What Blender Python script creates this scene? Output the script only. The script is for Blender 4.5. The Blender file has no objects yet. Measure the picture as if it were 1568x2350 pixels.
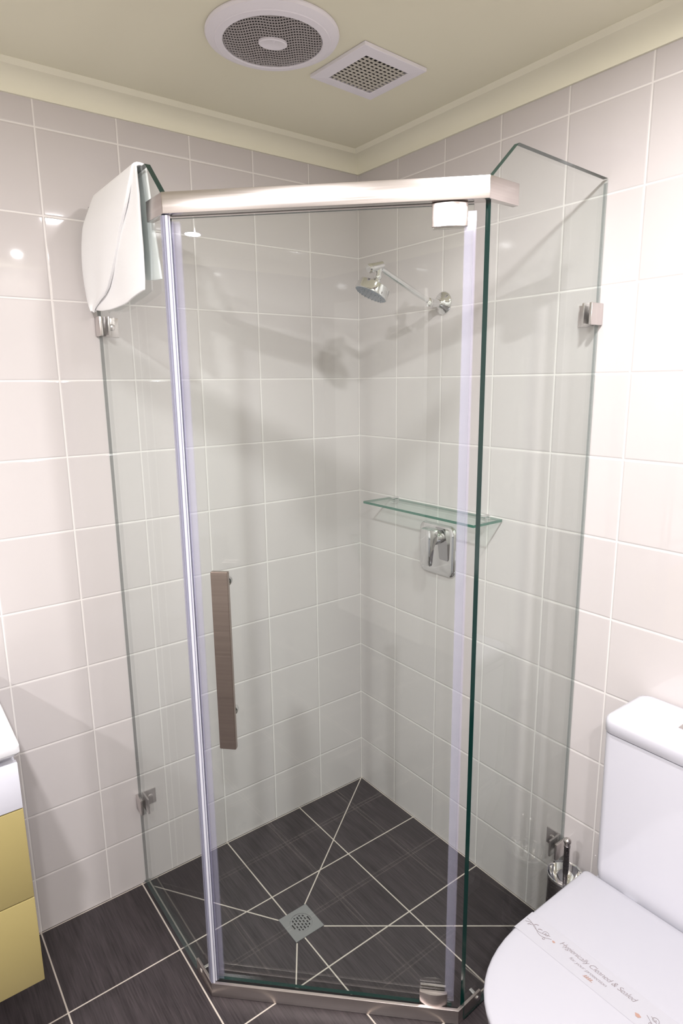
import bpy, bmesh, math, random
from mathutils import Vector, Matrix
random.seed(7)
S = bpy.context.scene
C = S.collection
PI = math.pi

# ------------------------------------------------------------------ camera
cam_d = bpy.data.cameras.new('camera')
cam = bpy.data.objects.new('camera', cam_d); C.objects.link(cam)
YAW, PITCH, ROLL = 0.9255, -0.2024, -0.0119
fw = Vector((math.cos(PITCH)*math.cos(YAW), math.cos(PITCH)*math.sin(YAW), math.sin(PITCH)))
rt = Vector((math.sin(YAW), -math.cos(YAW), 0)); up = rt.cross(fw)
r2 = rt*math.cos(ROLL)+up*math.sin(ROLL); u2 = -rt*math.sin(ROLL)+up*math.cos(ROLL)
M = Matrix((r2, u2, -fw)).transposed().to_4x4(); M.translation = (-1.4272, -1.7811, 1.5615)
cam.matrix_world = M
cam_d.sensor_fit = 'VERTICAL'; cam_d.sensor_height = 36; cam_d.lens = 36*1445.88/2350
cam_d.clip_start = 0.02
S.camera = cam
S.cycles.transparent_max_bounces = 32

# ------------------------------------------------------------------ world, exposure
w = bpy.data.worlds.new('world'); S.world = w; w.use_nodes = True
w.node_tree.nodes['Background'].inputs[0].default_value = (0.8, 0.85, 0.9, 1)
w.node_tree.nodes['Background'].inputs[1].default_value = 0.05
S.view_settings.view_transform = 'Standard'; S.view_settings.look = 'None'
S.view_settings.gamma = 1; S.view_settings.use_curve_mapping = False
S.view_settings.exposure = 0.12

# ------------------------------------------------------------------ room lamps (recessed downlights plus one added fill lamp, all built further down)
CEIL = 2.29
LAMPS = [  # x, y, watts, radius
    (-0.640, -1.35, 14.5, 0.040, 'round recessed ceiling downlight nearest the shower, outside the frame'),
    (-1.62, -1.34, 25.0, 0.034, 'round recessed ceiling downlight in front of the vanity, outside the frame'),
    (-0.62, -2.28, 8.0, 0.028, 'round recessed ceiling downlight behind the toilet side of the camera'),
    (-1.62, -2.25, 18.0, 0.034, 'round recessed ceiling downlight behind the camera near the back wall'),
    (-2.62, -1.34, 25.0, 0.034, 'added fill downlight furthest from the shower, by the far side wall'),  # added fill lamp, brightens the towel from the far side
]
LAMP_COL = (1.0, 0.975, 0.985)

# ------------------------------------------------------------------ helpers
def link(name, me, mats=(), parent=None):
    o = bpy.data.objects.new(name, me); C.objects.link(o)
    for m in (mats if isinstance(mats, (list, tuple)) else [mats]):
        me.materials.append(m)
    if parent is not None:
        o.parent = parent
        o.matrix_parent_inverse = Matrix.Translation(-Vector(parent.location)) if parent.type == 'EMPTY' else Matrix()
    return o
def tag(o, label=None, cat=None, group=None, kind=None):
    if label: o['label'] = label
    if cat: o['category'] = cat
    if group: o['group'] = group
    if kind: o['kind'] = kind
    return o
def thing(name, loc, label, cat, group=None):
    o = bpy.data.objects.new(name, None); C.objects.link(o); o.location = loc
    o.empty_display_size = 0.02
    return tag(o, label, cat, group)
def finish(bm, name, mats, parent=None, smooth=None):
    bmesh.ops.recalc_face_normals(bm, faces=bm.faces)
    me = bpy.data.meshes.new(name); bm.to_mesh(me); bm.free()
    if smooth is not None:
        for p in me.polygons: p.use_smooth = True
        try: me.set_sharp_from_angle(angle=math.radians(smooth))
        except Exception: pass
    return link(name, me, mats, parent)
def add_box(bm, lo, hi, mi=0, bev=0, seg=2):
    vs = [bm.verts.new((x, y, z)) for x in (lo[0], hi[0]) for y in (lo[1], hi[1]) for z in (lo[2], hi[2])]
    fs = []
    for q in ((0, 1, 3, 2), (4, 6, 7, 5), (0, 4, 5, 1), (2, 3, 7, 6), (0, 2, 6, 4), (1, 5, 7, 3)):
        f = bm.faces.new([vs[i] for i in q]); f.material_index = mi; fs.append(f)
    if bev:
        es = list({e for f in fs for e in f.edges})
        bmesh.ops.bevel(bm, geom=es, offset=bev, segments=seg, affect='EDGES', profile=0.5)
    return vs
def box(name, lo, hi, mat, parent=None, bev=0, seg=2):
    bm = bmesh.new(); add_box(bm, lo, hi, 0, bev, seg)
    return finish(bm, name, mat, parent, 35 if bev else None)
def add_prism(bm, pts, z0, z1, mi=0, side_mi=None):
    """extrude a closed plan outline (x,y) from z0 to z1"""
    a = [bm.verts.new((p[0], p[1], z0)) for p in pts]; b = [bm.verts.new((p[0], p[1], z1)) for p in pts]
    f = bm.faces.new(a); f.material_index = mi; f = bm.faces.new(b); f.material_index = mi
    n = len(pts)
    for i in range(n):
        f = bm.faces.new((a[i], a[(i+1) % n], b[(i+1) % n], b[i])); f.material_index = mi if side_mi is None else side_mi
def prism(name, pts, z0, z1, mat, parent=None, bev=0, seg=2, smooth=35):
    bm = bmesh.new(); add_prism(bm, pts, z0, z1)
    if bev: bmesh.ops.bevel(bm, geom=list(bm.edges), offset=bev, segments=seg, affect='EDGES', profile=0.5)
    return finish(bm, name, mat, parent, smooth)
def add_slab(bm, p0, d, outline, th, mi=0, side_mi=0, off=0.0):
    """vertical slab: outline of (u,z) along plan direction d from p0, thickness th centred, side faces get side_mi"""
    d = Vector((d[0], d[1], 0)).normalized(); n = Vector((d.y, -d.x, 0)); p0 = Vector((p0[0], p0[1], 0))
    A = [bm.verts.new(p0+d*u+Vector((0, 0, z))+n*(off-th/2)) for u, z in outline]
    B = [bm.verts.new(p0+d*u+Vector((0, 0, z))+n*(off+th/2)) for u, z in outline]
    f = bm.faces.new(A); f.material_index = mi; f = bm.faces.new(B); f.material_index = mi
    k = len(outline)
    for i in range(k):
        f = bm.faces.new((A[i], A[(i+1) % k], B[(i+1) % k], B[i])); f.material_index = side_mi
def add_lathe(bm, prof, origin, axis, seg=48, mi=0, close=True):
    """profile of (radius, height) turned about axis"""
    ax = Vector(axis).normalized(); t = Vector((1, 0, 0)) if abs(ax.x) < 0.9 else Vector((0, 1, 0))
    e1 = ax.cross(t).normalized(); e2 = ax.cross(e1); o = Vector(origin); rings = []
    for r, h in prof:
        if r < 1e-6: rings.append([bm.verts.new(o+ax*h)])
        else: rings.append([bm.verts.new(o+ax*h+(e1*math.cos(a)+e2*math.sin(a))*r) for a in (2*PI*i/seg for i in range(seg))])
    for A, B in zip(rings, rings[1:]):
        for i in range(seg):
            j = (i+1) % seg
            if len(A) == 1 and len(B) == 1: continue
            if len(A) == 1: f = bm.faces.new((A[0], B[i], B[j]))
            elif len(B) == 1: f = bm.faces.new((A[i], A[j], B[0]))
            else: f = bm.faces.new((A[i], A[j], B[j], B[i]))
            f.material_index = mi
    if close:
        for Rg in (rings[0], rings[-1]):
            if len(Rg) > 2: f = bm.faces.new(Rg); f.material_index = mi
def lathe(name, prof, origin, axis, mat, parent=None, seg=48, smooth=40, close=True):
    bm = bmesh.new(); add_lathe(bm, prof, origin, axis, seg, 0, close)
    return finish(bm, name, mat, parent, smooth)
def add_tube(bm, a, b, r, seg=20, mi=0):
    a = Vector(a); b = Vector(b); add_lathe(bm, [(r, 0), (r, (b-a).length)], a, b-a, seg, mi)
def add_poly_tube(bm, pts, r, seg=6):
    pts = [Vector(p) for p in pts]
    rings = []
    for i, p in enumerate(pts):
        d = (pts[min(i+1, len(pts)-1)]-pts[max(i-1, 0)]).normalized()
        t = Vector((0, 0, 1)) if abs(d.z) < 0.9 else Vector((1, 0, 0))
        e1 = d.cross(t).normalized(); e2 = d.cross(e1)
        rings.append([bm.verts.new(p+(e1*math.cos(2*PI*k/seg)+e2*math.sin(2*PI*k/seg))*r) for k in range(seg)])
    for A, B in zip(rings, rings[1:]):
        for k in range(seg): bm.faces.new((A[k], A[(k+1) % seg], B[(k+1) % seg], B[k]))
    bm.faces.new(rings[0]); bm.faces.new(rings[-1])
def loft(name, rings, mat, parent=None, cap0=True, cap1=True, smooth=40):
    bm = bmesh.new(); V = [[bm.verts.new(p) for p in r] for r in rings]; n = len(V[0])
    for A, B in zip(V, V[1:]):
        for i in range(n): bm.faces.new((A[i], A[(i+1) % n], B[(i+1) % n], B[i]))
    if cap0: bm.faces.new(V[0])
    if cap1: bm.faces.new(V[-1])
    return finish(bm, name, mat, parent, smooth)

# ------------------------------------------------------------------ materials
class NT:
    def __init__(s, name):
        s.m = bpy.data.materials.new(name); s.m.use_nodes = True; s.t = s.m.node_tree; s.n = s.t.nodes; s.l = s.t.links
        s.b = s.n['Principled BSDF']; s.out = s.n['Material Output']
    def node(s, typ, **kw):
        x = s.n.new(typ)
        for k, v in kw.items(): setattr(x, k, v)
        return x
    def put(s, sock, v):
        if hasattr(v, 'is_linked') or hasattr(v, 'links'): s.l.new(v, sock)
        else: sock.default_value = v
    def math(s, op, a, b=0.0, c=0.0, clamp=False):
        x = s.node('ShaderNodeMath', operation=op, use_clamp=clamp)
        s.put(x.inputs[0], a); s.put(x.inputs[1], b); s.put(x.inputs[2], c); return x.outputs[0]
    def step(s, v, lo, hi):   # 1 when v<lo, 0 when v>hi
        x = s.node('ShaderNodeMapRange'); s.put(x.inputs[0], v)
        x.inputs[1].default_value = lo; x.inputs[2].default_value = hi; x.inputs[3].default_value = 1; x.inputs[4].default_value = 0
        return x.outputs[0]
    def mix(s, f, a, b):
        x = s.node('ShaderNodeMix', data_type='RGBA'); s.put(x.inputs[0], f)
        s.put(x.inputs[6], a if not isinstance(a, tuple) else (*a, 1)); s.put(x.inputs[7], b if not isinstance(b, tuple) else (*b, 1)); return x.outputs[2]
    def pos(s):
        g = s.node('ShaderNodeNewGeometry'); x = s.node('ShaderNodeSeparateXYZ'); s.l.new(g.outputs['Position'], x.inputs[0]); return g.outputs['Position'], x.outputs
    def noise(s, vec, scale, detail=2, rough=0.5):
        x = s.node('ShaderNodeTexNoise'); s.l.new(vec, x.inputs['Vector']); x.inputs['Scale'].default_value = scale
        x.inputs['Detail'].default_value = detail; x.inputs['Roughness'].default_value = rough; return x.outputs[0]
    def scaled(s, vec, sc):
        x = s.node('ShaderNodeMapping'); s.l.new(vec, x.inputs[0]); x.inputs['Scale'].default_value = sc; return x.outputs[0]
    def bump(s, h, strength, dist=0.001):
        x = s.node('ShaderNodeBump'); s.put(x.inputs['Height'], h); x.inputs['Strength'].default_value = strength
        x.inputs['Distance'].default_value = dist; s.l.new(x.outputs[0], s.b.inputs['Normal'])
def plain(name, col, rough=0.4, metal=0.0, spec=0.5, coat=0.0, noise=0.0):
    k = NT(name); b = k.b
    b.inputs['Base Color'].default_value = (*col, 1); b.inputs['Roughness'].default_value = rough
    b.inputs['Metallic'].default_value = metal; b.inputs['Specular IOR Level'].default_value = spec
    b.inputs['Coat Weight'].default_value = coat
    p, _ = k.pos(); n = k.noise(p, 35, 3)
    f = k.math('MULTIPLY_ADD', n, 2*noise, 1-noise)
    k.l.new(k.mix(f, (col[0]*0.8, col[1]*0.8, col[2]*0.8), col), b.inputs['Base Color']) if noise else None
    return k.m

def wall_tile(name, axis, off):
    k = NT(name); p, xyz = k.pos()
    a = xyz[0] if axis == 'x' else xyz[1]
    d1 = k.math('PINGPONG', k.math('ADD', a, off), 0.1)
    d2 = k.math('PINGPONG', k.math('SUBTRACT', xyz[2], 0.1755-0.2), 0.1)
    d = k.math('MINIMUM', d1, d2)
    g = k.step(d, 0.0014, 0.0021)
    # hair of variation from tile to tile
    ia = k.math('FLOOR', k.math('DIVIDE', k.math('ADD', a, off), 0.2)); iz = k.math('FLOOR', k.math('DIVIDE', k.math('SUBTRACT', xyz[2], 0.1755), 0.2))
    cv = k.node('ShaderNodeCombineXYZ'); k.l.new(ia, cv.inputs[0]); k.l.new(iz, cv.inputs[1])
    wn = k.node('ShaderNodeTexWhiteNoise', noise_dimensions='3D'); k.l.new(cv.outputs[0], wn.inputs['Vector'])
    base = k.mix(wn.outputs['Value'], (0.600, 0.560, 0.553), (0.625, 0.585, 0.578))
    k.l.new(k.mix(g, base, (0.80, 0.765, 0.74)), k.b.inputs['Base Color'])
    k.l.new(k.math('MULTIPLY_ADD', g, 0.5, 0.035), k.b.inputs['Roughness'])
    k.b.inputs['Specular IOR Level'].default_value = 0.5
    hh = k.math('MULTIPLY', k.step(d, 0.0012, 0.0045), -1.0)
    wav = k.noise(k.scaled(p, (1, 1, 0.35)), 9, 1)
    k.bump(k.math('MULTIPLY_ADD', wav, 0.5, hh), 0.7, 0.0012)
    return k.m

def floor_tile():
    k = NT('dark_floor_tile'); p, xyz = k.pos()
    d1 = k.math('PINGPONG', k.math('ADD', xyz[0], 0.3035), 0.15); d2 = k.math('PINGPONG', k.math('ADD', xyz[1], 0.3045), 0.15)
    d = k.math('MINIMUM', d1, d2)
    segs = [((-0.5362, -0.3876), (0, 0)), ((-0.6335, -0.3889), (-0.888, -0.02)), ((-0.5356, -0.4900), (0, -0.905)), ((-0.6324, -0.4911), (-0.722, -0.622))]
    for (ax, ay), (bx, by) in segs:
        L = math.hypot(bx-ax, by-ay); ux, uy = (bx-ax)/L, (by-ay)/L
        px = k.math('SUBTRACT', xyz[0], ax); py = k.math('SUBTRACT', xyz[1], ay)
        cr = k.math('ABSOLUTE', k.math('SUBTRACT', k.math('MULTIPLY', px, uy), k.math('MULTIPLY', py, ux)))
        t = k.math('ADD', k.math('MULTIPLY', px, ux), k.math('MULTIPLY', py, uy))
        out = k.math('MAXIMUM', k.math('MULTIPLY', t, -1), k.math('SUBTRACT', t, L))
        dd = k.math('MAXIMUM', cr, out)
        d = k.math('MINIMUM', d, dd)
    g = k.step(d, 0.0014, 0.0024)
    fine = k.noise(k.scaled(p, (260, 9, 1)), 1.0, 4, 0.65)
    broad = k.noise(k.scaled(p, (40, 3, 1)), 1.0, 3, 0.6)
    f = k.math('MULTIPLY', k.math('ADD', k.math('MULTIPLY', fine, 1.2), k.math('MULTIPLY', broad, 0.6)), 0.55)
    r = k.node('ShaderNodeMapRange'); k.l.new(f, r.inputs[0]); r.inputs[1].default_value = 0.36; r.inputs[2].default_value = 0.70
    base = k.mix(r.outputs[0], (0.016, 0.012, 0.0135), (0.068, 0.054, 0.058))
    k.l.new(k.mix(g, base, (0.56, 0.50, 0.44)), k.b.inputs['Base Color'])
    k.l.new(k.math('MULTIPLY_ADD', g, 0.35, 0.38), k.b.inputs['Roughness'])
    k.bump(k.math('SUBTRACT', k.math('MULTIPLY', fine, 0.15), k.step(d, 0.0012, 0.003)), 0.5, 0.001)
    return k.m

def clear_glass(name, tint, gloss=1.0):
    """clear pane without bending: transparent body plus Fresnel mirror (Schlick)"""
    k = NT(name); k.n.remove(k.b)
    tr = k.node('ShaderNodeBsdfTransparent'); tr.inputs[0].default_value = (*tint, 1)
    gl = k.node('ShaderNodeBsdfGlossy'); gl.inputs['Roughness'].default_value = 0.0; gl.inputs[0].default_value = (1, 1, 1, 1)
    lw = k.node('ShaderNodeLayerWeight'); lw.inputs[0].default_value = 0.5
    f = k.math('MULTIPLY_ADD', k.math('POWER', lw.outputs['Facing'], 5.0), 0.90, 0.042)
    f = k.math('MULTIPLY', f, gloss, clamp=True)
    mx = k.node('ShaderNodeMixShader'); k.l.new(f, mx.inputs[0]); k.l.new(tr.outputs[0], mx.inputs[1]); k.l.new(gl.outputs[0], mx.inputs[2])
    k.l.new(mx.outputs[0], k.out.inputs[0]); return k.m
def seal_mat(name, tint, body, amt, rough=0.15):
    k = NT(name); b = k.b
    b.inputs['Base Color'].default_value = (*body, 1); b.inputs['Roughness'].default_value = rough; b.inputs['Specular IOR Level'].default_value = 0.7
    tr = k.node('ShaderNodeBsdfTransparent'); tr.inputs[0].default_value = (*tint, 1)
    mx = k.node('ShaderNodeMixShader'); mx.inputs[0].default_value = amt
    k.l.new(tr.outputs[0], mx.inputs[1]); k.l.new(b.outputs[0], mx.inputs[2]); k.l.new(mx.outputs[0], k.out.inputs[0]); return k.m
def brushed(name, col, rough, sc=(3, 3, 300), amt=0.12):
    k = NT(name); b = k.b; p, _ = k.pos(); n = k.noise(k.scaled(p, sc), 1.0, 3)
    b.inputs['Metallic'].default_value = 1.0
    k.l.new(k.mix(n, tuple(c*(1-amt) for c in col), tuple(min(1, c*(1+amt)) for c in col)), b.inputs['Base Color'])
    k.l.new(k.math('MULTIPLY_ADD', n, 0.12, rough-0.06), b.inputs['Roughness'])
    return k.m
def vinyl_glaze(name, col):
    return plain(name, col, 0.12, 0, 0.5, coat=0.4)
def emissive(name, col, st):
    k = NT(name); k.b.inputs['Emission Color'].default_value = (*col, 1); k.b.inputs['Emission Strength'].default_value = st; return k.m

M_WL = wall_tile('cream_wall_tile_left', 'x', 0.2013)
M_WR = wall_tile('cream_wall_tile_right', 'y', 0.1973)
M_FL = floor_tile()
M_BACK = plain('taupe_wall_paint', (0.42, 0.395, 0.36), 0.6)
M_CEIL = plain('ceiling_paint_shaded', (0.83, 0.80, 0.64), 0.8, 0, 0.2, noise=0.03)  # same paint as the cornice, shade put into this darker tone
M_CORN = plain('cornice_paint_lit', (0.89, 0.86, 0.71), 0.6, 0, 0.3, noise=0.02)  # the ceiling's paint again, lightened for the light it catches
M_GLASS = clear_glass('clear_glass', (0.963, 0.985, 0.977))
M_GEDGE = plain('green_glass_edge', (0.003, 0.026, 0.022), 0.12, 0, 0.6)
M_SHELF = clear_glass('shelf_glass', (0.90, 0.965, 0.94))
M_SEDGE = plain('shelf_glass_edge', (0.04, 0.15, 0.11), 0.15, 0, 0.6)
M_STEEL = brushed('brushed_steel', (0.60, 0.555, 0.54), 0.24)
M_STEELB = brushed('brushed_steel_channel', (0.56, 0.50, 0.48), 0.34)
M_STEELD = brushed('brushed_steel_handle', (0.44, 0.375, 0.34), 0.36)
M_SATIN = brushed('satin_steel', (0.66, 0.62, 0.61), 0.25, (200, 200, 3))
M_CHROME = plain('chrome', (0.80, 0.80, 0.81), 0.06, 1.0)
M_DARKSTEEL = brushed('dark_steel', (0.28, 0.26, 0.27), 0.28, (3, 3, 200))
M_BLACK = plain('black_gap', (0.008, 0.008, 0.009), 0.5)
M_SEALB = seal_mat('violet_seal', (0.950, 0.945, 0.985), (0.72, 0.71, 0.90), 0.10, 0.08)
M_SEALC = seal_mat('clear_seal', (0.970, 0.965, 0.99), (0.75, 0.73, 0.90), 0.07, 0.08)
M_SEALW = seal_mat('milky_seal', (0.93, 0.93, 0.98), (0.85, 0.85, 0.96), 0.22, 0.06)
M_SEALP = seal_mat('milky_panel_seal', (0.82, 0.82, 0.89), (0.50, 0.50, 0.61), 0.45, 0.12)
M_SEALT = seal_mat('seal_bead_highlight', (0.95, 0.95, 0.98), (0.84, 0.84, 0.92), 0.75, 0.06)  # bead whitened to carry the bright highlight line along the seal
M_SILIC = seal_mat('clear_silicone', (0.9, 0.92, 0.92), (0.25, 0.27, 0.27), 0.18, 0.25)
M_CERAM = vinyl_glaze('white_ceramic', (0.62, 0.615, 0.675))
M_LIDPL = plain('white_lid_plastic', (0.415, 0.41, 0.45), 0.22, 0, 0.5)
M_COUNT = vinyl_glaze('white_counter', (0.76, 0.76, 0.79))
M_WHITE = plain('white_gloss_front', (0.64, 0.64, 0.71), 0.25, 0, 0.5)
M_YEL = plain('mustard_gloss_front', (0.36, 0.295, 0.125), 0.25, 0, 0.5)
M_TOWEL = None
M_VENTW = plain('white_vent_plastic', (0.84, 0.81, 0.87), 0.4, 0, 0.4)
M_VENTG = plain('grey_grille_plastic', (0.40, 0.37, 0.37), 0.5, 0, 0.3)
M_VENTG2 = plain('cream_grille_plastic', (0.56, 0.53, 0.47), 0.5, 0, 0.3)
M_HEADFACE = plain('blue_grey_nozzle_face', (0.30, 0.34, 0.40), 0.3, 0, 0.5)
M_DRAIN = plain('grey_drain_metal', (0.26, 0.26, 0.26), 0.45, 0.3, 0.4, noise=0.15)
M_PAPER = plain('paper_band', (0.405, 0.40, 0.435), 0.30, 0, 0.5)
M_INK = plain('grey_brown_ink', (0.20, 0.16, 0.165), 0.6)
M_INK2 = plain('rose_brown_ink', (0.36, 0.22, 0.18), 0.6)
M_DOORP = plain('white_door_paint', (0.72, 0.70, 0.66), 0.45)
def towel_mat():
    k = NT('white_terry_towel'); p, _ = k.pos()
    k.b.inputs['Base Color'].default_value = (0.93, 0.925, 0.93, 1); k.b.inputs['Roughness'].default_value = 0.95
    k.b.inputs['Specular IOR Level'].default_value = 0.1
    k.bump(k.noise(p, 700, 2), 0.5, 0.001); return k.m
M_TOWEL = towel_mat()

# ------------------------------------------------------------------ room shell
XB, YB = -3.12, -2.48
def quad(name, pts, mat):
    bm = bmesh.new(); bm.faces.new([bm.verts.new(p) for p in pts]); me = bpy.data.meshes.new(name); bm.to_mesh(me); bm.free()
    return link(name, me, mat)
T = 0.08
def struct(o, label=None): return tag(o, label, None, None, 'structure')
struct(box('floor', (XB-T, YB-T, -T), (T, T, 0), M_FL), 'dark brown streaked floor tiles with pale grout')
struct(box('ceiling', (XB-T, YB-T, CEIL), (T, T, CEIL+T), M_CEIL), 'olive cream painted ceiling, shade toned into its colour')
struct(box('wall_left', (XB-T, 0, 0), (T, T, CEIL), M_WL), 'cream square tiled wall behind vanity and towel')
struct(box('wall_right', (0, YB-T, 0), (T, 0, CEIL), M_WR), 'cream square tiled wall behind shower head and toilet')
struct(box('wall_back', (XB-T, YB-T, 0), (0, YB, CEIL), M_BACK), 'taupe painted wall behind the camera')
struct(box('wall_side', (XB-T, YB, 0), (XB, 0, CEIL), M_BACK), 'taupe painted wall beyond the vanity')
# coved cornice, mitred: profile (distance from wall, height)
CP = [(0, 2.2364), (0.0065, 2.2364), (0.0070, 2.2420)]
CP += [(0.007+0.041*(1-math.cos(a)), 2.242+0.0370*math.sin(a)) for a in (PI/2*i/8 for i in range(1, 9))]
CP += [(0.0500, 2.2795), (0.0520, 2.2795), (0.0635, 2.2890), (0.0635, 2.29), (0, 2.29)]
def cornice(name, p, q, inn, dirn, label):
    """p,q wall line ends; inn inward normal; dirn along"""
    p = Vector((*p, 0)); q = Vector((*q, 0)); inn = Vector((*inn, 0)); dirn = Vector((*dirn, 0))
    r0 = [p+inn*d+dirn*d+Vector((0, 0, z)) for d, z in CP]; r1 = [q+inn*d-dirn*d+Vector((0, 0, z)) for d, z in CP]
    struct(loft(name, [r0, r1], M_CORN, smooth=30), label)
cornice('trim_1', (XB, 0), (0, 0), (0, -1), (1, 0), 'cream coved cornice above the left wall')
cornice('trim_2', (0, 0), (0, YB), (-1, 0), (0, -1), 'cream coved cornice above the right wall')
cornice('trim_3', (0, YB), (XB, YB), (0, 1), (-1, 0), 'cream coved cornice on the wall behind the camera')
cornice('trim_4', (XB, YB), (XB, 0), (1, 0), (0, 1), 'cream coved cornice on the far side wall')
# entry door on the wall behind the camera (only ever seen in reflections)
dr = box('door_1', (-2.95, YB+0.001, 0), (-2.13, YB+0.03, 2.06), M_DOORP); struct(dr, 'white bathroom door behind the camera')

# ------------------------------------------------------------------ downlights
for i, (x, y, W, r, lamp_label) in enumerate(LAMPS):
    t = thing('downlight', (x, y, CEIL), lamp_label, 'light', 'recessed ceiling downlights')
    lathe('trim_ring', [(r, -0.001), (r+0.001, -0.006), (r+0.014, -0.005), (r+0.017, -0.001)], (x, y, CEIL), (0, 0, 1), M_VENTW, t, 40, close=False)
    lathe('lens', [(0, -0.002), (r, -0.002)], (x, y, CEIL), (0, 0, 1), emissive('lamp_lens', LAMP_COL, 12), t, 40, close=False)
    ld = bpy.data.lights.new('downlight_lamp', 'AREA'); ld.shape = 'DISK'; ld.size = 2*r; ld.energy = W; ld.color = LAMP_COL
    lo = bpy.data.objects.new('downlight_lamp', ld); C.objects.link(lo); lo.parent = t; lo.location = (0, 0, -0.008)

# ------------------------------------------------------------------ shower enclosure
enc = thing('shower_enclosure', (-0.66, -0.70, 0), 'frameless clear glass corner shower enclosure with steel header rail and hinged door', 'shower enclosure')
GT = 0.012
LF = (-0.886, -0.480)            # front end of left fixed pane
RW, RF = (0.0, -0.905), (-0.4245, -0.9243)   # right fixed pane, wall end and front end
rl = math.hypot(RF[0]-RW[0], RF[1]-RW[1])
def pane(name, p0, p1, outline):
    bm = bmesh.new(); add_slab(bm, p0, (p1[0]-p0[0], p1[1]-p0[1]), outline, GT, 0, 1)
    bm.faces.ensure_lookup_table(); bm.faces[-1].material_index = 0   # ground edge against the wall
    return finish(bm, name, [M_GLASS, M_GEDGE], enc)
pl = pane('fixed_panel', (-0.886, 0), LF, [(0.003, 0.004), (0.480, 0.004), (0.480, 1.938), (0.408, 2.009), (0.003, 2.009)])
pl['label'] = 'left fixed glass pane carrying the towel'
pr = pane('fixed_panel', RW, RF, [(0.003, 0.004), (rl, 0.004), (rl, 1.936), (0.343, 2.012), (0.003, 2.009)])
pr['label'] = 'right fixed glass pane beside the toilet'
for nm, p0, d, L in (('left', (-0.886, 0), (0, -1), 0.392), ('right', RW, (RF[0]-RW[0], RF[1]-RW[1]), 0.335)):
    bm = bmesh.new()
    add_slab(bm, p0, d, [(0, 0), (L, 0), (L, 0.005), (0, 0.005)], 0.018)
    add_slab(bm, p0, d, [(0, 0), (0.003, 0), (0.003, 2.0), (0, 2.0)], 0.008)
    finish(bm, 'silicone_seal', M_SILIC, enc)
# header rail and base channel: bands around the two front corners
def band(name, ol, oL, oR, oE, depth, wing, z0, z1, mat, bev):
    """outer polyline ol-oL-oR-oE, offset inwards by wing (wings) / depth (door run)"""
    P = [Vector(p) for p in (ol, oL, oR, oE)]
    off = [wing, depth, wing]; lines = []
    for i in range(3):
        d = (P[i+1]-P[i]).normalized(); n = Vector((-d.y, d.x))   # inward = left of travel L->R
        if (Vector((-0.5, -0.4))-P[i]).dot(n) < 0: n = -n
        lines.append((P[i]+n*off[i], d, n))
    def inter(a, b):
        (p, d, _), (q, e, _) = a, b; den = d.x*e.y-d.y*e.x; t = ((q.x-p.x)*e.y-(q.y-p.y)*e.x)/den; return p+d*t
    inn = [lines[2][0]+lines[2][1]*((P[3]-P[2]).length), inter(lines[1], lines[2]), inter(lines[0], lines[1]), lines[0][0]]
    return prism(name, [tuple(p) for p in P]+[tuple(p) for p in inn], z0, z1, mat, enc, bev, 2)
TL, TR = Vector((-0.8935, -0.4885)), Vector((-0.4355, -0.9370))
rd = Vector((RW[0]-RF[0], RW[1]-RF[1])).normalized()
rail = band('header_rail', (-0.8935, -0.403), tuple(TL), tuple(TR), tuple(TR+rd*0.091), 0.030, 0.0145, 1.8965, 1.937, M_STEEL, 0.0012)
BL, BR = Vector((-0.8935, -0.4870)), Vector((-0.4425, -0.9290))
base = band('base_channel', (-0.8935, -0.395), tuple(BL), tuple(BR), tuple(BR+rd*0.087), 0.0065, 0.0065, 0.0005, 0.040, M_STEELB, 0.0008)
g = band('base_channel_floor', (-0.886, -0.41), (-0.887, -0.4835), (-0.4440, -0.9225), tuple(Vector((-0.4440, -0.9225))+rd*0.07), 0.030, 0.006, 0.0006, 0.014, M_BLACK, 0)  # black strip stands in for the shade in the gap under the door
g.name = 'channel_gap_shade'; g['label'] = 'black strip standing in for the shaded gap in the bottom channel'
# studs through the panes at the channel ends
for p, n in (((-0.886, -0.425), (1, 0.0)), ((RF[0]+0.055, RF[1]+0.0025), (0.045, 1))):
    bm = bmesh.new(); add_tube(bm, (p[0]-n[0]*0.008, p[1]-n[1]*0.008, 0.028), (p[0]+n[0]*0.020, p[1]+n[1]*0.020, 0.028), 0.006)
    finish(bm, 'fixing_stud', M_CHROME, enc, 40)
# wall brackets: wall plate inside the shower plus two clamp plates around the pane
def bracket(z0, side):
    bm = bmesh.new(); h = 0.050
    if side == 'L':
        add_box(bm, (-0.8795, -0.0045, z0), (-0.838, -0.0006, z0+h), 0, 0.0012)
        add_box(bm, (-0.9000, -0.044, z0), (-0.8915, -0.0006, z0+h), 0, 0.0018)
        add_box(bm, (-0.8805, -0.050, z0), (-0.8745, -0.0006, z0+h), 0, 0.0015)
        sc = ((-0.856, -0.0045, z0+h/2), (0, -1, 0))
    else:
        add_box(bm, (-0.0045, -0.899, z0), (-0.0006, -0.857, z0+h), 0, 0.0012)
        add_box(bm, (-0.048, -0.9200, z0), (-0.0006, -0.9125, z0+h), 0, 0.0018)
        add_box(bm, (-0.048, -0.9000, z0), (-0.0006, -0.8940, z0+h), 0, 0.0015)
        sc = ((-0.0045, -0.876, z0+h/2), (-1, 0, 0))
    o = finish(bm, 'wall_bracket', M_SATIN, enc, 40)
    b = lathe('screw_cap', [(0.009, 0), (0.0088, 0.0015), (0.006, 0.003), (0, 0.0034)], sc[0], sc[1], M_SATIN, None, 24)
    b.parent = o
    return o
for z0, s in ((1.689, 'L'), (0.268, 'L'), (1.687, 'R'), (0.253, 'R')): bracket(z0, s)
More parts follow.
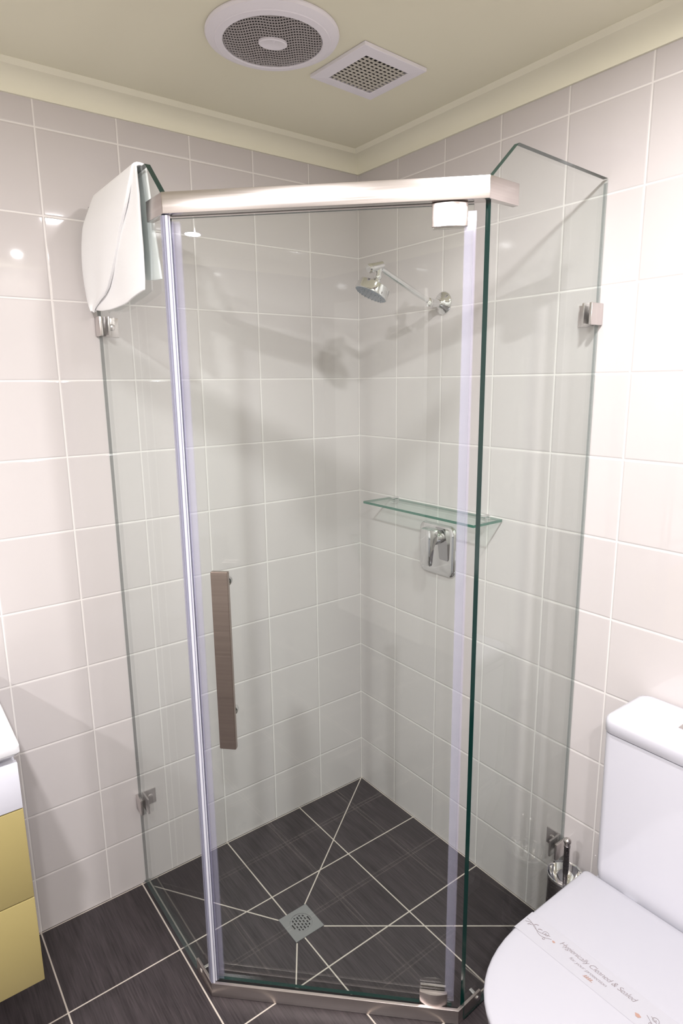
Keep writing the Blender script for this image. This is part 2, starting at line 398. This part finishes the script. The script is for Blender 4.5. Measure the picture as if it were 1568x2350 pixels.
# door
DA, DB = Vector((-0.8775, -0.4625, 0)), Vector((-0.4300, -0.9070, 0))
dd = (DB-DA).normalized(); DL = (DB-DA).length; dn = Vector((dd.y, -dd.x, 0))
if dn.dot(Vector((-1, -1, 0))) < 0: dn = -dn
bm = bmesh.new(); add_slab(bm, DA, dd, [(0.012, 0.030), (DL-0.010, 0.030), (DL-0.010, 1.8935), (0.012, 1.8935)], 0.0090, 0, 1)
door = finish(bm, 'door', [M_GLASS, M_GEDGE], enc); door['label'] = 'hinged clear glass shower door'
def sub(o, par=door):
    o.parent = par; o.matrix_parent_inverse = Matrix(); return o
def dpt(s, n, z): return DA+dd*s+dn*n+Vector((0, 0, z))
def dprism(name, sn, z0, z1, mat, bev=0, smooth=35):
    pts = [tuple((DA+dd*s+dn*n).xy) for s, n in sn]
    return sub(prism(name, pts, z0, z1, mat, None, bev, 2, smooth))
# magnetic seal on the latch side: flat fins plus round bulb
def circ(cs, cn, r, k=14): return [(cs+r*math.cos(2*PI*i/k), cn+r*math.sin(2*PI*i/k)) for i in range(k)]
o = dprism('magnetic_seal', [(0.004, -0.008), (0.030, -0.008), (0.030, -0.0055), (0.004, -0.0055)], 0.036, 1.886, M_SEALC)
o = dprism('magnetic_seal', [(0.004, 0.0055), (0.033, 0.0055), (0.033, 0.0075), (0.004, 0.0075)], 0.036, 1.886, M_SEALC)
o = dprism('magnetic_strip', circ(0.0065, 0.002, 0.0050), 0.034, 1.886, M_SEALW)
o = dprism('magnetic_strip', circ(0.0165, 0.0085, 0.0038), 0.034, 1.886, M_SEALB)
bm = bmesh.new()
add_box(bm, (-0.8935, -0.4880, 0.042), (-0.8910, -0.4760, 1.894)); add_box(bm, (-0.8930, -0.4885, 0.042), (-0.8785, -0.4810, 1.894))
finish(bm, 'panel_seal', M_SEALP, enc)
bm = bmesh.new(); add_tube(bm, (-0.8865, -0.4900, 0.042), (-0.8865, -0.4900, 1.894), 0.0030, 14)
finish(bm, 'seal_bead', M_SEALT, enc, 40)
bm = bmesh.new(); add_tube(bm, (-0.8795, -0.4885, 0.042), (-0.8795, -0.4885, 1.894), 0.0016, 10)
finish(bm, 'seal_bead', M_SEALT, enc, 40)
# clear seal on the hinge side
o = dprism('hinge_side_seal', [(DL-0.028, 0.0055), (DL-0.005, 0.0055), (DL-0.005, 0.0075), (DL-0.028, 0.0075)], 0.050, 1.880, M_SEALC)
o = dprism('hinge_side_seal', [(DL-0.026, -0.0075), (DL-0.006, -0.0075), (DL-0.006, -0.0055), (DL-0.026, -0.0055)], 0.050, 1.880, M_SEALC)
# hinge blocks with a convex face
def hinge(z0, z1):
    s0, s1 = 0.541, 0.609; k = 12
    front = [(s0+(s1-s0)*i/k, 0.0130+0.0070*math.sin(PI*i/k)) for i in range(k+1)]
    dprism('hinge', [(s0, 0.0052)]+front+[(s1, 0.0052)], z0, z1, M_STEELB, 0.0007, 50)
    dprism('hinge_plate', [(s0+0.002, -0.0120), (s1-0.002, -0.0120), (s1-0.002, -0.0052), (s0+0.002, -0.0052)], z0, z1, M_SATIN, 0.0007)
hinge(1.8525, 1.895); hinge(0.0300, 0.0740)
sub(finish((lambda b: (add_tube(b, dpt(0.575, 0.0, 1.885), dpt(0.575, 0.0, 1.899), 0.008), b)[1])(bmesh.new()), 'hinge_pin', M_BLACK))
# handle: flat bar outside, two standoffs, domed caps inside
sh = 0.0905
hb = bmesh.new()
pts = [(sh-0.0195, 0.034), (sh+0.0195, 0.034), (sh+0.0195, 0.047), (sh-0.0195, 0.047)]
add_prism(hb, [tuple((DA+dd*s+dn*n).xy) for s, n in pts], 0.729, 1.158)
bmesh.ops.bevel(hb, geom=list(hb.edges), offset=0.0012, segments=2, affect='EDGES')
handle = sub(finish(hb, 'handle', M_STEELD, None, 35)); handle['label'] = 'flat brushed steel pull bar'
for z in (1.120, 0.799):
    k = bmesh.new(); add_tube(k, dpt(sh, 0.005, z), dpt(sh, 0.036, z), 0.0075)
    add_lathe(k, [(0.0105, 0), (0.0105, 0.010), (0.009, 0.015), (0.005, 0.018), (0, 0.019)], dpt(sh, -0.005, z), -dn, 28)
    sub(finish(k, 'handle_fixing', M_CHROME, None, 40))

# ------------------------------------------------------------------ towel over the left pane
tw = thing('towel', (-0.89, -0.21, 2.0), 'white towel folded and hung over the top of the left glass pane', 'towel')
def lerp(tab, v):
    tab = sorted(tab)
    if v <= tab[0][0]: return tab[0][1]
    for (a, b), (c, d) in zip(tab, tab[1:]):
        if v <= c: return b+(d-b)*(v-a)/(c-a)
    return tab[-1][1]
LEFT = [(1.745, -0.050), (1.757, -0.030), (1.775, -0.018), (1.83, -0.024), (1.90, -0.034), (1.96, -0.045), (2.0, -0.075), (2.02, -0.090)]
RIGHT = [(1.74, -0.378), (1.77, -0.382), (1.85, -0.392), (1.95, -0.392), (2.02, -0.372)]
CREASE = [(1.745, -0.045), (1.758, -0.056), (1.783, -0.160), (1.821, -0.212), (1.85, -0.244), (1.906, -0.298), (1.945, -0.340), (2.0, -0.362), (2.02, -0.366)]
BOT = [(-0.40, 1.766), (-0.37, 1.762), (-0.27, 1.748), (-0.15, 1.743), (-0.09, 1.745), (-0.04, 1.753), (0, 1.76)]
def towel_sheet(name, xo, right, thick, bot_off=0, inner=True, xtop=0.0):
    NU, rows = 26, []
    path = []
    for i in range(22): path.append(('o', i/21))
    for i in range(1, 8): path.append(('t', i/8))
    if inner:
        for i in range(16): path.append(('i', i/15))
    for kind, t in path:
        row = []
        for j in range(NU+1):
            u = j/NU
            if kind == 'o':
                z = 1.75+(2.010-1.75)*t
                yl = lerp(LEFT, z); yr = lerp(right, z); y = yl+(yr-yl)*u
                zb = lerp(BOT, y)+bot_off; z = zb+(2.010-zb)*t
                yl = lerp(LEFT, z); yr = lerp(right, z); y = yl+(yr-yl)*u
                bulge = 0.010*math.sin(PI*min(1, (1-t)*1.1))*(1-0.6*u)+0.006*(1-t)*(1-u)
                x = -0.8965-xo*(0.35+0.65*min(1, (1-t)*4))-bulge-0.0025*math.sin(9*u+3*t)*(1-t)
            elif kind == 't':
                a = PI*t; rr = 0.0105+xo*0.35
                yl = lerp(LEFT, 2.02); yr = lerp(right, 2.02); y = yl+(yr-yl)*u
                x = -0.886-rr*math.cos(a); z = 2.010+0.6*rr*math.sin(a)+0.0015
            else:
                zb = 1.800+0.015*u*math.sin(5*u); z = 2.010+(zb-2.010)*t
                y = -0.092-0.045*0*t+(-0.372-0.030*t+0.092)*u
                x = -0.8755+xo*0.2+0.010*t*(0.4+0.6*math.sin(6*u+1)**2)
            row.append(Vector((x, y, z)))
        rows.append(row)
    bm = bmesh.new(); V = [[bm.verts.new(p) for p in r] for r in rows]
    for A, B in zip(V, V[1:]):
        for j in range(NU): bm.faces.new((A[j], A[j+1], B[j+1], B[j]))
    o = finish(bm, name, M_TOWEL, tw, 180)
    s = o.modifiers.new('thick', 'SOLIDIFY'); s.thickness = thick; s.offset = 0
    b = o.modifiers.new('soft', 'BEVEL'); b.width = thick*0.35; b.segments = 2; b.limit_method = 'ANGLE'; b.angle_limit = math.radians(60)
    return o
towel_sheet('towel_cloth', 0.003, RIGHT, 0.005)
o = towel_sheet('folded_layer', 0.013, CREASE, 0.007, -0.004, inner=False)

# ------------------------------------------------------------------ shower head
YS = -0.402
shw = thing('wall_shower', (0, YS, 1.79), 'chrome round shower head on an angled wall arm', 'shower head')
lathe('wall_flange', [(0.0335, 0.0006), (0.0335, 0.0025), (0.030, 0.007), (0.020, 0.012), (0.016, 0.020), (0.0135, 0.024)], (0, YS, 1.790), (-1, 0, 0), M_CHROME, shw)
bm = bmesh.new(); add_tube(bm, (-0.020, YS, 1.7885), (-0.056, YS, 1.7860), 0.0115, 24)
add_lathe(bm, [(0, -0.013), (0.009, -0.012), (0.0125, -0.006), (0.0125, 0.006), (0.009, 0.012), (0, 0.013)], (-0.058, YS, 1.787), (0.15, 0.0, 1), 24)
finish(bm, 'elbow', M_CHROME, shw, 40)
bm = bmesh.new(); add_tube(bm, (-0.050, YS, 1.7870), (-0.244, YS, 1.8640), 0.0080, 24)
finish(bm, 'arm', M_CHROME, shw, 40)
bm = bmesh.new()
ka = Vector((-0.238, YS, 1.8735)); kb = Vector((-0.289, YS, 1.8600))
add_lathe(bm, [(0.008, 0), (0.0115, 0.003), (0.0115, 0.040), (0.0125, 0.041), (0.0125, 0.049), (0.009, 0.052)], ka, kb-ka, 28)
add_lathe(bm, [(0.0095, 0.0), (0.0095, 0.012), (0.0085, 0.0125), (0.0085, 0.019), (0.0105, 0.020), (0.0105, 0.026), (0.0085, 0.030)], (-0.2520, YS, 1.8650), (-0.12, 0, -1), 28)
finish(bm, 'swivel_joint', M_CHROME, shw, 40)
ha = Vector((-0.40, 0.17, -0.90)).normalized(); hc = Vector((-0.2760, YS+0.004, 1.7990))
prof = [(0.010, -0.040), (0.0125, -0.038), (0.0130, -0.033), (0.019, -0.0305), (0.0265, -0.0280), (0.0290, -0.0265), (0.0300, -0.0255), (0.0415, -0.0245), (0.0450, -0.0225), (0.0478, 0.0), (0.0470, 0.0035), (0.0440, 0.0042)]
lathe('head_body', prof, hc, ha, M_CHROME, shw, 64)
bm = bmesh.new(); add_lathe(bm, [(0.0455, 0.0035), (0.044, 0.0050), (0.020, 0.0066), (0, 0.0070)], hc, ha, 48)
e1 = ha.cross(Vector((0, 1, 0))).normalized(); e2 = ha.cross(e1)
for rr, nn in ((0.012, 6), (0.022, 12), (0.032, 18), (0.040, 24)):
    for i in range(nn):
        a = 2*PI*i/nn; add_lathe(bm, [(0.0014, 0.0035), (0.0012, 0.0072), (0, 0.0076)], hc+(e1*math.cos(a)+e2*math.sin(a))*rr, ha, 6)
finish(bm, 'spray_face', M_HEADFACE, shw, 30)

# ------------------------------------------------------------------ mixer tap
mx = thing('mixer_tap', (0, YS, 1.035), 'chrome shower mixer with square rounded wall plate and lever under the glass shelf', 'tap')
def rrect(cx, cy, w, h, r, k=6):
    out = []
    for sx, sy, a0 in ((1, 1, 0), (-1, 1, PI/2), (-1, -1, PI), (1, -1, 3*PI/2)):
        for i in range(k+1):
            a = a0+PI/2*i/k; out.append((cx+sx*(w/2-r)+r*math.cos(a), cy+sy*(h/2-r)+r*math.sin(a)))
    return out
rings = []
for dx, w_, h_ in ((0.0006, 0.157, 0.168), (0.003, 0.158, 0.169), (0.008, 0.154, 0.165), (0.0105, 0.146, 0.157), (0.0115, 0.120, 0.130)):
    rings.append([(-dx, YS+a, 1.0355+b) for a, b in rrect(0, 0, w_, h_, 0.026*w_/0.157)])
loft('wall_plate', rings, M_CHROME, mx, smooth=45)
lathe('valve_body', [(0.024, 0.010), (0.0235, 0.030), (0.021, 0.034), (0, 0.034)], (0, YS, 1.075), (-1, 0, 0), M_CHROME, mx)
lv = []
for dz, xa, xb, hw in ((0.032, -0.030, -0.052, 0.020), (0.028, -0.030, -0.059, 0.0225), (0.0, -0.031, -0.061, 0.0235), (-0.030, -0.043, -0.060, 0.0220), (-0.082, -0.048, -0.059, 0.0200), (-0.088, -0.049, -0.056, 0.0180)):
    lv.append([(xa, YS-hw, 1.078+dz), (xb+0.002, YS-hw, 1.078+dz), (xb, YS-hw+0.003, 1.078+dz), (xb, YS+hw-0.003, 1.078+dz), (xb+0.002, YS+hw, 1.078+dz), (xa, YS+hw, 1.078+dz)])
loft('lever', lv, M_CHROME, mx, smooth=35)

# ------------------------------------------------------------------ glass shelf
sf = thing('glass_shelf', (0, -0.41, 1.17), 'small clear glass shelf with green edges above the mixer tap', 'shelf')
bm = bmesh.new(); add_prism(bm, [(-0.003, -0.172), (-0.124, -0.172), (-0.124, -0.652), (-0.003, -0.652)], 1.166, 1.1735, 0, 1)
finish(bm, 'shelf_pane', [M_SHELF, M_SEDGE], sf)
for y in (-0.205, -0.600):
    bm = bmesh.new()
    add_lathe(bm, [(0.010, 0.0006), (0.010, 0.004), (0.007, 0.006)], (0, y, 1.170), (-1, 0, 0), 24)
    add_box(bm, (-0.026, y-0.008, 1.1740), (-0.003, y+0.008, 1.1780), 0, 0.001)
    add_box(bm, (-0.026, y-0.008, 1.1600), (-0.003, y+0.008, 1.1655), 0, 0.001)
    finish(bm, 'shelf_bracket', M_CHROME, sf, 40)

# ------------------------------------------------------------------ floor drain
dc = (-0.5844, -0.4393)
dg = thing('floor_drain', (*dc, 0), 'square grey metal floor drain with a round slotted grate', 'drain')
bm = bmesh.new(); s = 0.0485; k = 40; R0 = 0.033
inner = [bm.verts.new((dc[0]+R0*math.cos(2*PI*i/k), dc[1]+R0*math.sin(2*PI*i/k), 0.0022)) for i in range(k)]
outer = []
for i in range(k):
    a = 2*PI*i/k; c_, s_ = math.cos(a), math.sin(a); f = s/max(abs(c_), abs(s_)); outer.append(bm.verts.new((dc[0]+f*c_, dc[1]+f*s_, 0.0022)))
low = [bm.verts.new((v.co.x, v.co.y, 0.0004)) for v in outer]
for i in range(k):
    j = (i+1) % k; bm.faces.new((inner[i], inner[j], outer[j], outer[i])); bm.faces.new((outer[i], outer[j], low[j], low[i]))
finish(bm, 'drain_frame', M_DRAIN, dg)
lathe('drain_cup', [(0, 0.0006), (R0, 0.0007)], (*dc, 0), (0, 0, 1), M_BLACK, dg, 40, close=False)
# grate: solid disc with rows of slots (tessellated on a fine grid)
bm = bmesh.new(); cell = 0.0011; N = int(R0/cell)+1; vg = {}
def slot(u, v):
    row = round(u/0.0088); cu = row*0.0088
    if abs(u-cu) > 0.0021 or abs(row) > 3: return False
    if abs(row) == 3: return abs(v) < 0.009
    ph = (v+(0.0065 if row % 2 else 0)) % 0.0130
    return 0.0018 < ph < 0.0112 and math.hypot(u, v) < 0.0275
def gv(i, j):
    if (i, j) not in vg: vg[(i, j)] = bm.verts.new((dc[0]+i*cell, dc[1]+j*cell, 0.0016))
    return vg[(i, j)]
for i in range(-N, N):
    for j in range(-N, N):
        u, v = (i+0.5)*cell, (j+0.5)*cell
        if math.hypot(u, v) > R0-0.0006 or slot(u, v): continue
        bm.faces.new((gv(i, j), gv(i+1, j), gv(i+1, j+1), gv(i, j+1)))
o = finish(bm, 'drain_grate', M_DRAIN, dg)
o.modifiers.new('thick', 'SOLIDIFY').thickness = 0.0008

# ------------------------------------------------------------------ ceiling exhaust fan
fx, fy = -0.621, -0.486
fan = thing('exhaust_fan', (fx, fy, CEIL), 'round white ceiling exhaust fan with a grey slotted grille', 'exhaust fan')
lathe('outer_rim', [(0.142, -0.0006), (0.1425, -0.004), (0.140, -0.0085), (0.132, -0.0125), (0.126, -0.0150), (0.1235, -0.0155), (0.1225, -0.0170), (0.1080, -0.0185), (0.1060, -0.0165), (0.1060, -0.0006)], (fx, fy, CEIL), (0, 0, 1), M_VENTW, fan, 96, 30, close=False)
lathe('cavity_shade_disc', [(0, -0.0008), (0.1055, -0.0009)], (fx, fy, CEIL), (0, 0, 1), M_BLACK, fan, 64, close=False)  # flat black disc paints the darkness behind the fan grille
az = YAW; ex = Vector((math.sin(az), -math.cos(az), 0)); ey = Vector((math.cos(az), math.sin(az), 0))
bm = bmesh.new(); Rg = 0.1065; zg = CEIL-0.0150
def rib(pts, wdt, z0, z1, side):
    prev = None
    for p in pts:
        a = p-side*wdt/2; b = p+side*wdt/2
        q = [bm.verts.new((a.x, a.y, z0)), bm.verts.new((b.x, b.y, z0)), bm.verts.new((b.x, b.y, z1)), bm.verts.new((a.x, a.y, z1))]
        if prev:
            for i in range(4): bm.faces.new((prev[i], prev[(i+1) % 4], q[(i+1) % 4], q[i]))
        prev = q
cen = Vector((fx, fy, 0))
nc = 37
for i in range(nc):                       # ribs running away from the viewer
    u = -Rg+2*Rg*(i+0.5)/nc; h = math.sqrt(max(0, Rg*Rg-u*u))
    if h < 0.004: continue
    rib([cen+ex*u+ey*(-h+2*h*t) for t in (0, 1)], 0.0022, zg, zg+0.0007, ex)
for i in range(21):                       # wavy cross ribs
    v = -Rg+2*Rg*(i+0.5)/21; pts = []
    for j in range(61):
        u = -Rg+2*Rg*j/60; vv = v+0.0042*math.sin(u/Rg*2.6*PI+0.5)
        if math.hypot(u, vv) < Rg: pts.append(cen+ex*u+ey*vv)
    if len(pts) > 2: rib(pts, 0.0043, zg-0.0003, zg+0.0006, ey)
finish(bm, 'slotted_grille', M_VENTG, fan)
bm = bmesh.new()
hubc = Vector((fx, fy, 0)); hd = (ex*0.95+ey*0.30).normalized(); hd2 = Vector((-hd.y, hd.x, 0)); seg = 40; rings = []
for r_, z_ in ((1.0, -0.0150), (1.0, -0.0190), (0.92, -0.0205), (0.88, -0.0200), (0.0, -0.0202)):
    if r_ == 0: rings.append([bm.verts.new((fx, fy, CEIL+z_))])
    else: rings.append([bm.verts.new((*(hubc+hd*0.0310*r_*math.cos(a)+hd2*0.0220*r_*math.sin(a)).xy, CEIL+z_)) for a in (2*PI*i/seg for i in range(seg))])
for A, B in zip(rings, rings[1:]):
    for i in range(seg):
        j = (i+1) % seg
        bm.faces.new((A[i], A[j], B[0]) if len(B) == 1 else (A[i], A[j], B[j], B[i]))
finish(bm, 'badge', M_VENTW, fan, 30)

# ------------------------------------------------------------------ square ceiling vent
vx, vy, va = -0.3528, -0.4802, math.radians(3.0)
vent = thing('ceiling_vent', (vx, vy, CEIL), 'square white ceiling vent with an egg crate grille, beside the round fan', 'vent')
def rot(u, v, z): return (vx+u*math.cos(va)-v*math.sin(va), vy+u*math.sin(va)+v*math.cos(va), z)
bm = bmesh.new(); sq = [(-1, -1), (1, -1), (1, 1), (-1, 1)]
rr_ = []
for hs, z in ((0.0985, CEIL-0.0006), (0.0985, CEIL-0.0075), (0.0970, CEIL-0.0085), (0.0680, CEIL-0.0105), (0.0672, CEIL-0.0095), (0.0672, CEIL-0.0006)):
    rr_.append([bm.verts.new(rot(a*hs, b*hs, z)) for a, b in sq])
for A, B in zip(rr_, rr_[1:]):
    for i in range(4): bm.faces.new((A[i], A[(i+1) % 4], B[(i+1) % 4], B[i]))
finish(bm, 'vent_frame', M_VENTW, vent)
bm = bmesh.new(); bm.faces.new([bm.verts.new(rot(a*0.067, b*0.067, CEIL-0.0009)) for a, b in sq]); finish(bm, 'duct_shade_sheet', M_BLACK, vent)  # flat black sheet stands in for the dark inside the duct
bm = bmesh.new()
def vbar(u0, u1, v0, v1, z0, z1):
    P = [rot(u, v, z) for u in (u0, u1) for v in (v0, v1) for z in (z0, z1)]; vs = [bm.verts.new(p) for p in P]
    for q in ((0, 1, 3, 2), (4, 6, 7, 5), (0, 4, 5, 1), (2, 3, 7, 6), (0, 2, 6, 4), (1, 5, 7, 3)): bm.faces.new([vs[i] for i in q])
for i in range(1, 10): u = -0.0672+0.1344*i/10; vbar(u-0.0024, u+0.0024, -0.0672, 0.0672, CEIL-0.0090, CEIL-0.0082)
for i in range(1, 11): v = -0.0672+0.1344*i/11; vbar(-0.0672, 0.0672, v-0.0030, v+0.0030, CEIL-0.0094, CEIL-0.0084)
finish(bm, 'egg_crate_grille', M_VENTG2, vent)

# ------------------------------------------------------------------ toilet
TY = -1.272
to = thing('toilet', (-0.38, TY, 0), 'white close coupled toilet with closed lid against the right wall', 'toilet')
def rr3(x0, x1, y0, y1, z, r, k=5):
    cx, cy = (x0+x1)/2, (y0+y1)/2; return [(a, b, z) for a, b in rrect(cx, cy, x1-x0, y1-y0, r, k)]
loft('cistern', [rr3(-0.186, -0.003, TY-0.160, TY+0.160, 0.400, 0.02), rr3(-0.188, -0.003, TY-0.166, TY+0.166, 0.44, 0.02), rr3(-0.173, -0.002, TY-0.178, TY+0.178, 0.778, 0.02)], M_CERAM, to)
lt = []
for z, i_ in ((0.781, 0.003), (0.783, 0.001), (0.806, 0.0005), (0.813, 0.0020), (0.818, 0.006), (0.8205, 0.014), (0.8215, 0.03)):
    lt.append(rr3(-0.178+i_, -0.003 if i_ < 0.002 else -0.003-i_*0.5, TY-0.180+i_, TY+0.180-i_, z, 0.022))
loft('cistern_lid', lt, M_CERAM, to, smooth=60)
bt = bmesh.new(); add_box(bt, (-0.104, -1.318, 0.8212), (-0.060, -1.226, 0.8242), 0, 0.0012)
finish(bt, 'flush_button', M_SATIN, to, 35)
def dshape(xb, xs, xf, hw, z, n=2.3, k=26, rb=0.012):
    """D outline: back edge xb, straight sides to xs, superellipse nose to xf"""
    pts = []
    for i in range(5): a = PI/2*i/4; pts.append((xb-rb+rb*math.cos(PI/2-a)*0+rb*math.sin(PI/2-a)*0+rb*math.cos(a), TY+hw-rb+rb*math.sin(a), z))
    a_ = xs-xf
    for i in range(k+1):
        t = PI*i/k; c_, s_ = math.cos(t), math.sin(t)
        pts.append((xs-a_*(abs(s_)**(2/n)), TY+hw*math.copysign(abs(c_)**(2/n), c_), z))
    for i in range(5): a = PI/2*i/4; pts.append((xb-rb+rb*math.sin(a), TY-hw+rb-rb*math.cos(a), z))
    return pts
ld = [dshape(-0.200, -0.43, -0.678, 0.176, 0.4155), dshape(-0.200, -0.43, -0.680, 0.178, 0.418), dshape(-0.200, -0.43, -0.681, 0.179, 0.426), dshape(-0.201, -0.43, -0.679, 0.177, 0.4300), dshape(-0.204, -0.43, -0.674, 0.173, 0.4318), dshape(-0.215, -0.43, -0.655, 0.160, 0.4330)]
loft('toilet_lid', ld, M_LIDPL, to, smooth=60)
loft('toilet_seat', [dshape(-0.205, -0.43, -0.672, 0.172, 0.397), dshape(-0.205, -0.43, -0.676, 0.175, 0.400), dshape(-0.205, -0.43, -0.676, 0.175, 0.4125), dshape(-0.207, -0.43, -0.673, 0.172, 0.415)], M_LIDPL, to, smooth=60)
loft('bowl', [dshape(-0.030, -0.40, -0.575, 0.115, 0.0006), dshape(-0.030, -0.40, -0.580, 0.118, 0.02), dshape(-0.030, -0.41, -0.590, 0.120, 0.14), dshape(-0.025, -0.42, -0.625, 0.142, 0.25), dshape(-0.020, -0.43, -0.660, 0.166, 0.34), dshape(-0.015, -0.43, -0.668, 0.172, 0.385), dshape(-0.015, -0.43, -0.666, 0.170, 0.396)], M_CERAM, to, smooth=60)
for y in (TY-0.075, TY+0.075):
    bm = bmesh.new(); add_tube(bm, (-0.196, y-0.015, 0.412), (-0.196, y+0.015, 0.412), 0.008); finish(bm, 'lid_hinge', M_CHROME, to, 40)

# paper hygiene band over the lid
bd = thing('paper_band', (-0.43, TY, 0.435), 'white printed paper hygiene band laid across the closed toilet lid', 'paper band')
zb = 0.43280
bm = bmesh.new(); ys = [TY+0.1835, TY+0.1820, TY+0.1785, TY+0.172, TY+0.16, TY, TY-0.16, TY-0.172, TY-0.1785, TY-0.1820, TY-0.1835]
zs = [0.402, 0.424, 0.4312, 0.4328, zb+0.0006, zb+0.0006, zb+0.0006, 0.4328, 0.4312, 0.424, 0.402]
pv = [(bm.verts.new((-0.404, y, z)), bm.verts.new((-0.466, y, z))) for y, z in zip(ys, zs)]
for a, b in zip(pv, pv[1:]): bm.faces.new((a[0], b[0], b[1], a[1]))
o = finish(bm, 'paper_strip', M_PAPER, bd)
zt = zb+0.0010
def letters(txt, x, y, size, mat, width, shear=0.42):
    cu = bpy.data.curves.new('lettering', 'FONT'); cu.body = txt; cu.size = size; cu.shear = shear; cu.space_character = 0.9; cu.offset = -0.00022*(size/0.014)
    tmp = bpy.data.objects.new('lettering_tmp', cu); C.objects.link(tmp); bpy.context.view_layer.update()
    me = bpy.data.meshes.new_from_object(tmp.evaluated_get(bpy.context.evaluated_depsgraph_get()))
    bpy.data.objects.remove(tmp)
    xs_ = [v.co.x for v in me.vertices]; x0, x1 = min(xs_), max(xs_); f = width/(x1-x0)
    for v in me.vertices:
        u = (v.co.x-x0)*f; t = v.co.y*1.15; v.co = (x+t, y-u, zt)
    me.materials.clear(); me.name = 'lettering'
    return link('lettering', me, mat, bd)
letters('Hygienically Cleaned & Sealed', -0.4285, -1.178, 0.0140, M_INK, 0.160)
letters('for your protection', -0.4425, -1.209, 0.0088, M_INK, 0.078)
def swirl(pts, r=0.00035): 
    add_poly_tube(sw, [(x, y, zt) for x, y in pts], r, 5)
def curl(cx, cy, r0, r1, a0, a1, k=22): return [(cx+(r0+(r1-r0)*i/k)*math.cos(a0+(a1-a0)*i/k), cy+(r0+(r1-r0)*i/k)*math.sin(a0+(a1-a0)*i/k)) for i in range(k+1)]
for mir in (0, 1):
    sw = bmesh.new()
    def fl_(p): return [((x, y) if not mir else (x, 2*(-1.262)-y)) for x, y in p]
    wave = [(-0.437+0.006*math.sin(i/24*7), -1.100-0.062*i/24) for i in range(25)]
    wave2 = [(-0.433+0.005*math.sin(i/24*6+1.2), -1.098-0.058*i/24) for i in range(25)]
    swirl(fl_(wave)); swirl(fl_(wave2)); swirl(fl_(curl(-0.431, -1.148, 0.001, 0.0075, 0, 8.5))); swirl(fl_(curl(-0.4445, -1.150, 0.0008, 0.0035, 0, 7)))
    for lx, ly in ((-0.430, -1.118), (-0.440, -1.108), (-0.434, -1.130)):
        swirl(fl_([(lx, ly), (lx+0.004, ly-0.003), (lx+0.005, ly-0.007)]), 0.0006)
    finish(sw, 'scroll_ornament', M_INK, bd)
    sw = bmesh.new(); c0 = fl_([(-0.4345, -1.168)])[0]; q = 0.0042 if not mir else 0.0068
    if mir: c0 = (-0.4465, -1.352)
    vs = [sw.verts.new((c0[0]+a*q, c0[1]+b*q, zt)) for a, b in ((0.6, 0), (0.2, 0.9), (-0.6, 0.3), (-0.6, -0.4), (0.2, -0.9))]; sw.faces.new(vs)
    finish(sw, 'rosebud', M_INK2, bd)
sw = bmesh.new()
for k_ in range(4):
    y = -1.249-0.004*k_; swirl([(-0.4535, y), (-0.4485, y-0.003)], 0.0008)
swirl([(-0.4545, -1.247), (-0.4540, -1.266)], 0.0005); finish(sw, 'crest_mark', M_INK2, bd)

# ------------------------------------------------------------------ toilet brush and its holder
bx, by = -0.0800, -0.9700
hol = thing('toilet_brush_holder', (bx, by, 0), 'dark steel open cylinder brush holder on the floor between glass pane and toilet', 'brush holder')
lathe('canister', [(0.0, 0.0008), (0.044, 0.0008), (0.0455, 0.004), (0.0455, 0.262)], (bx, by, 0), (0, 0, 1), M_DARKSTEEL, hol, 48, close=False)
lathe('rim', [(0.0455, 0.258), (0.0470, 0.262), (0.0470, 0.266), (0.0455, 0.268), (0.0440, 0.266), (0.0425, 0.262), (0.0405, 0.250), (0.022, 0.226), (0.010, 0.222), (0.0, 0.222)], (bx, by, 0), (0, 0, 1), M_CHROME, hol, 48, 50, close=False)
br = thing('toilet_brush', (bx, by, 0.22), 'steel toilet brush handle with ball tip standing in its holder', 'brush')
lathe('handle', [(0.0062, 0.2225), (0.0062, 0.268), (0.0075, 0.269), (0.0075, 0.346), (0.0082, 0.347), (0.0082, 0.352), (0.0050, 0.354), (0.0050, 0.3555)], (bx, by, 0), (0, 0, 1), M_DARKSTEEL, br, 24)
lathe('ball_tip', [(0.003, -0.0095)]+[(0.0100*math.sin(a), -0.0100*math.cos(a)) for a in (0.4+(PI-0.4)*i/14 for i in range(14))]+[(0, 0.0100)], (bx, by, 0.3645), (0, 0, 1), M_SATIN, br, 32, 180)

# ------------------------------------------------------------------ vanity unit
va_ = thing('vanity_unit', (-1.70, -0.22, 0.27), 'wall hung vanity with white counter, white top drawer and mustard drawers', 'vanity')
X0, X1, YF = -2.15, -1.2635, -0.450
box('carcass', (X0+0.002, YF+0.020, 0.276), (X1-0.002, -0.0006, 0.805), M_WHITE, va_, 0.001)
box('drawer', (X0, YF, 0.7035), (X1, YF+0.018, 0.806), M_WHITE, va_, 0.0012)['label'] = 'white top drawer front'
box('drawer', (X0, YF, 0.4890), (X1, YF+0.018, 0.7005), M_YEL, va_, 0.0012)['label'] = 'mustard upper drawer front'
box('drawer', (X0, YF, 0.2740), (X1, YF+0.018, 0.4860), M_YEL, va_, 0.0012)['label'] = 'mustard lower drawer front'
def cring(i_, z): return rr3(X0-0.006+i_, X1+0.0065-i_, YF-0.010+i_, -0.0006, z, 0.006, 3)
ct = [cring(0.055, 0.8075), cring(0.030, 0.809), cring(0.006, 0.826), cring(0.001, 0.832), cring(0, 0.834), cring(0, 0.848), cring(0.002, 0.850)]
loft('countertop', ct, M_COUNT, va_, smooth=30)
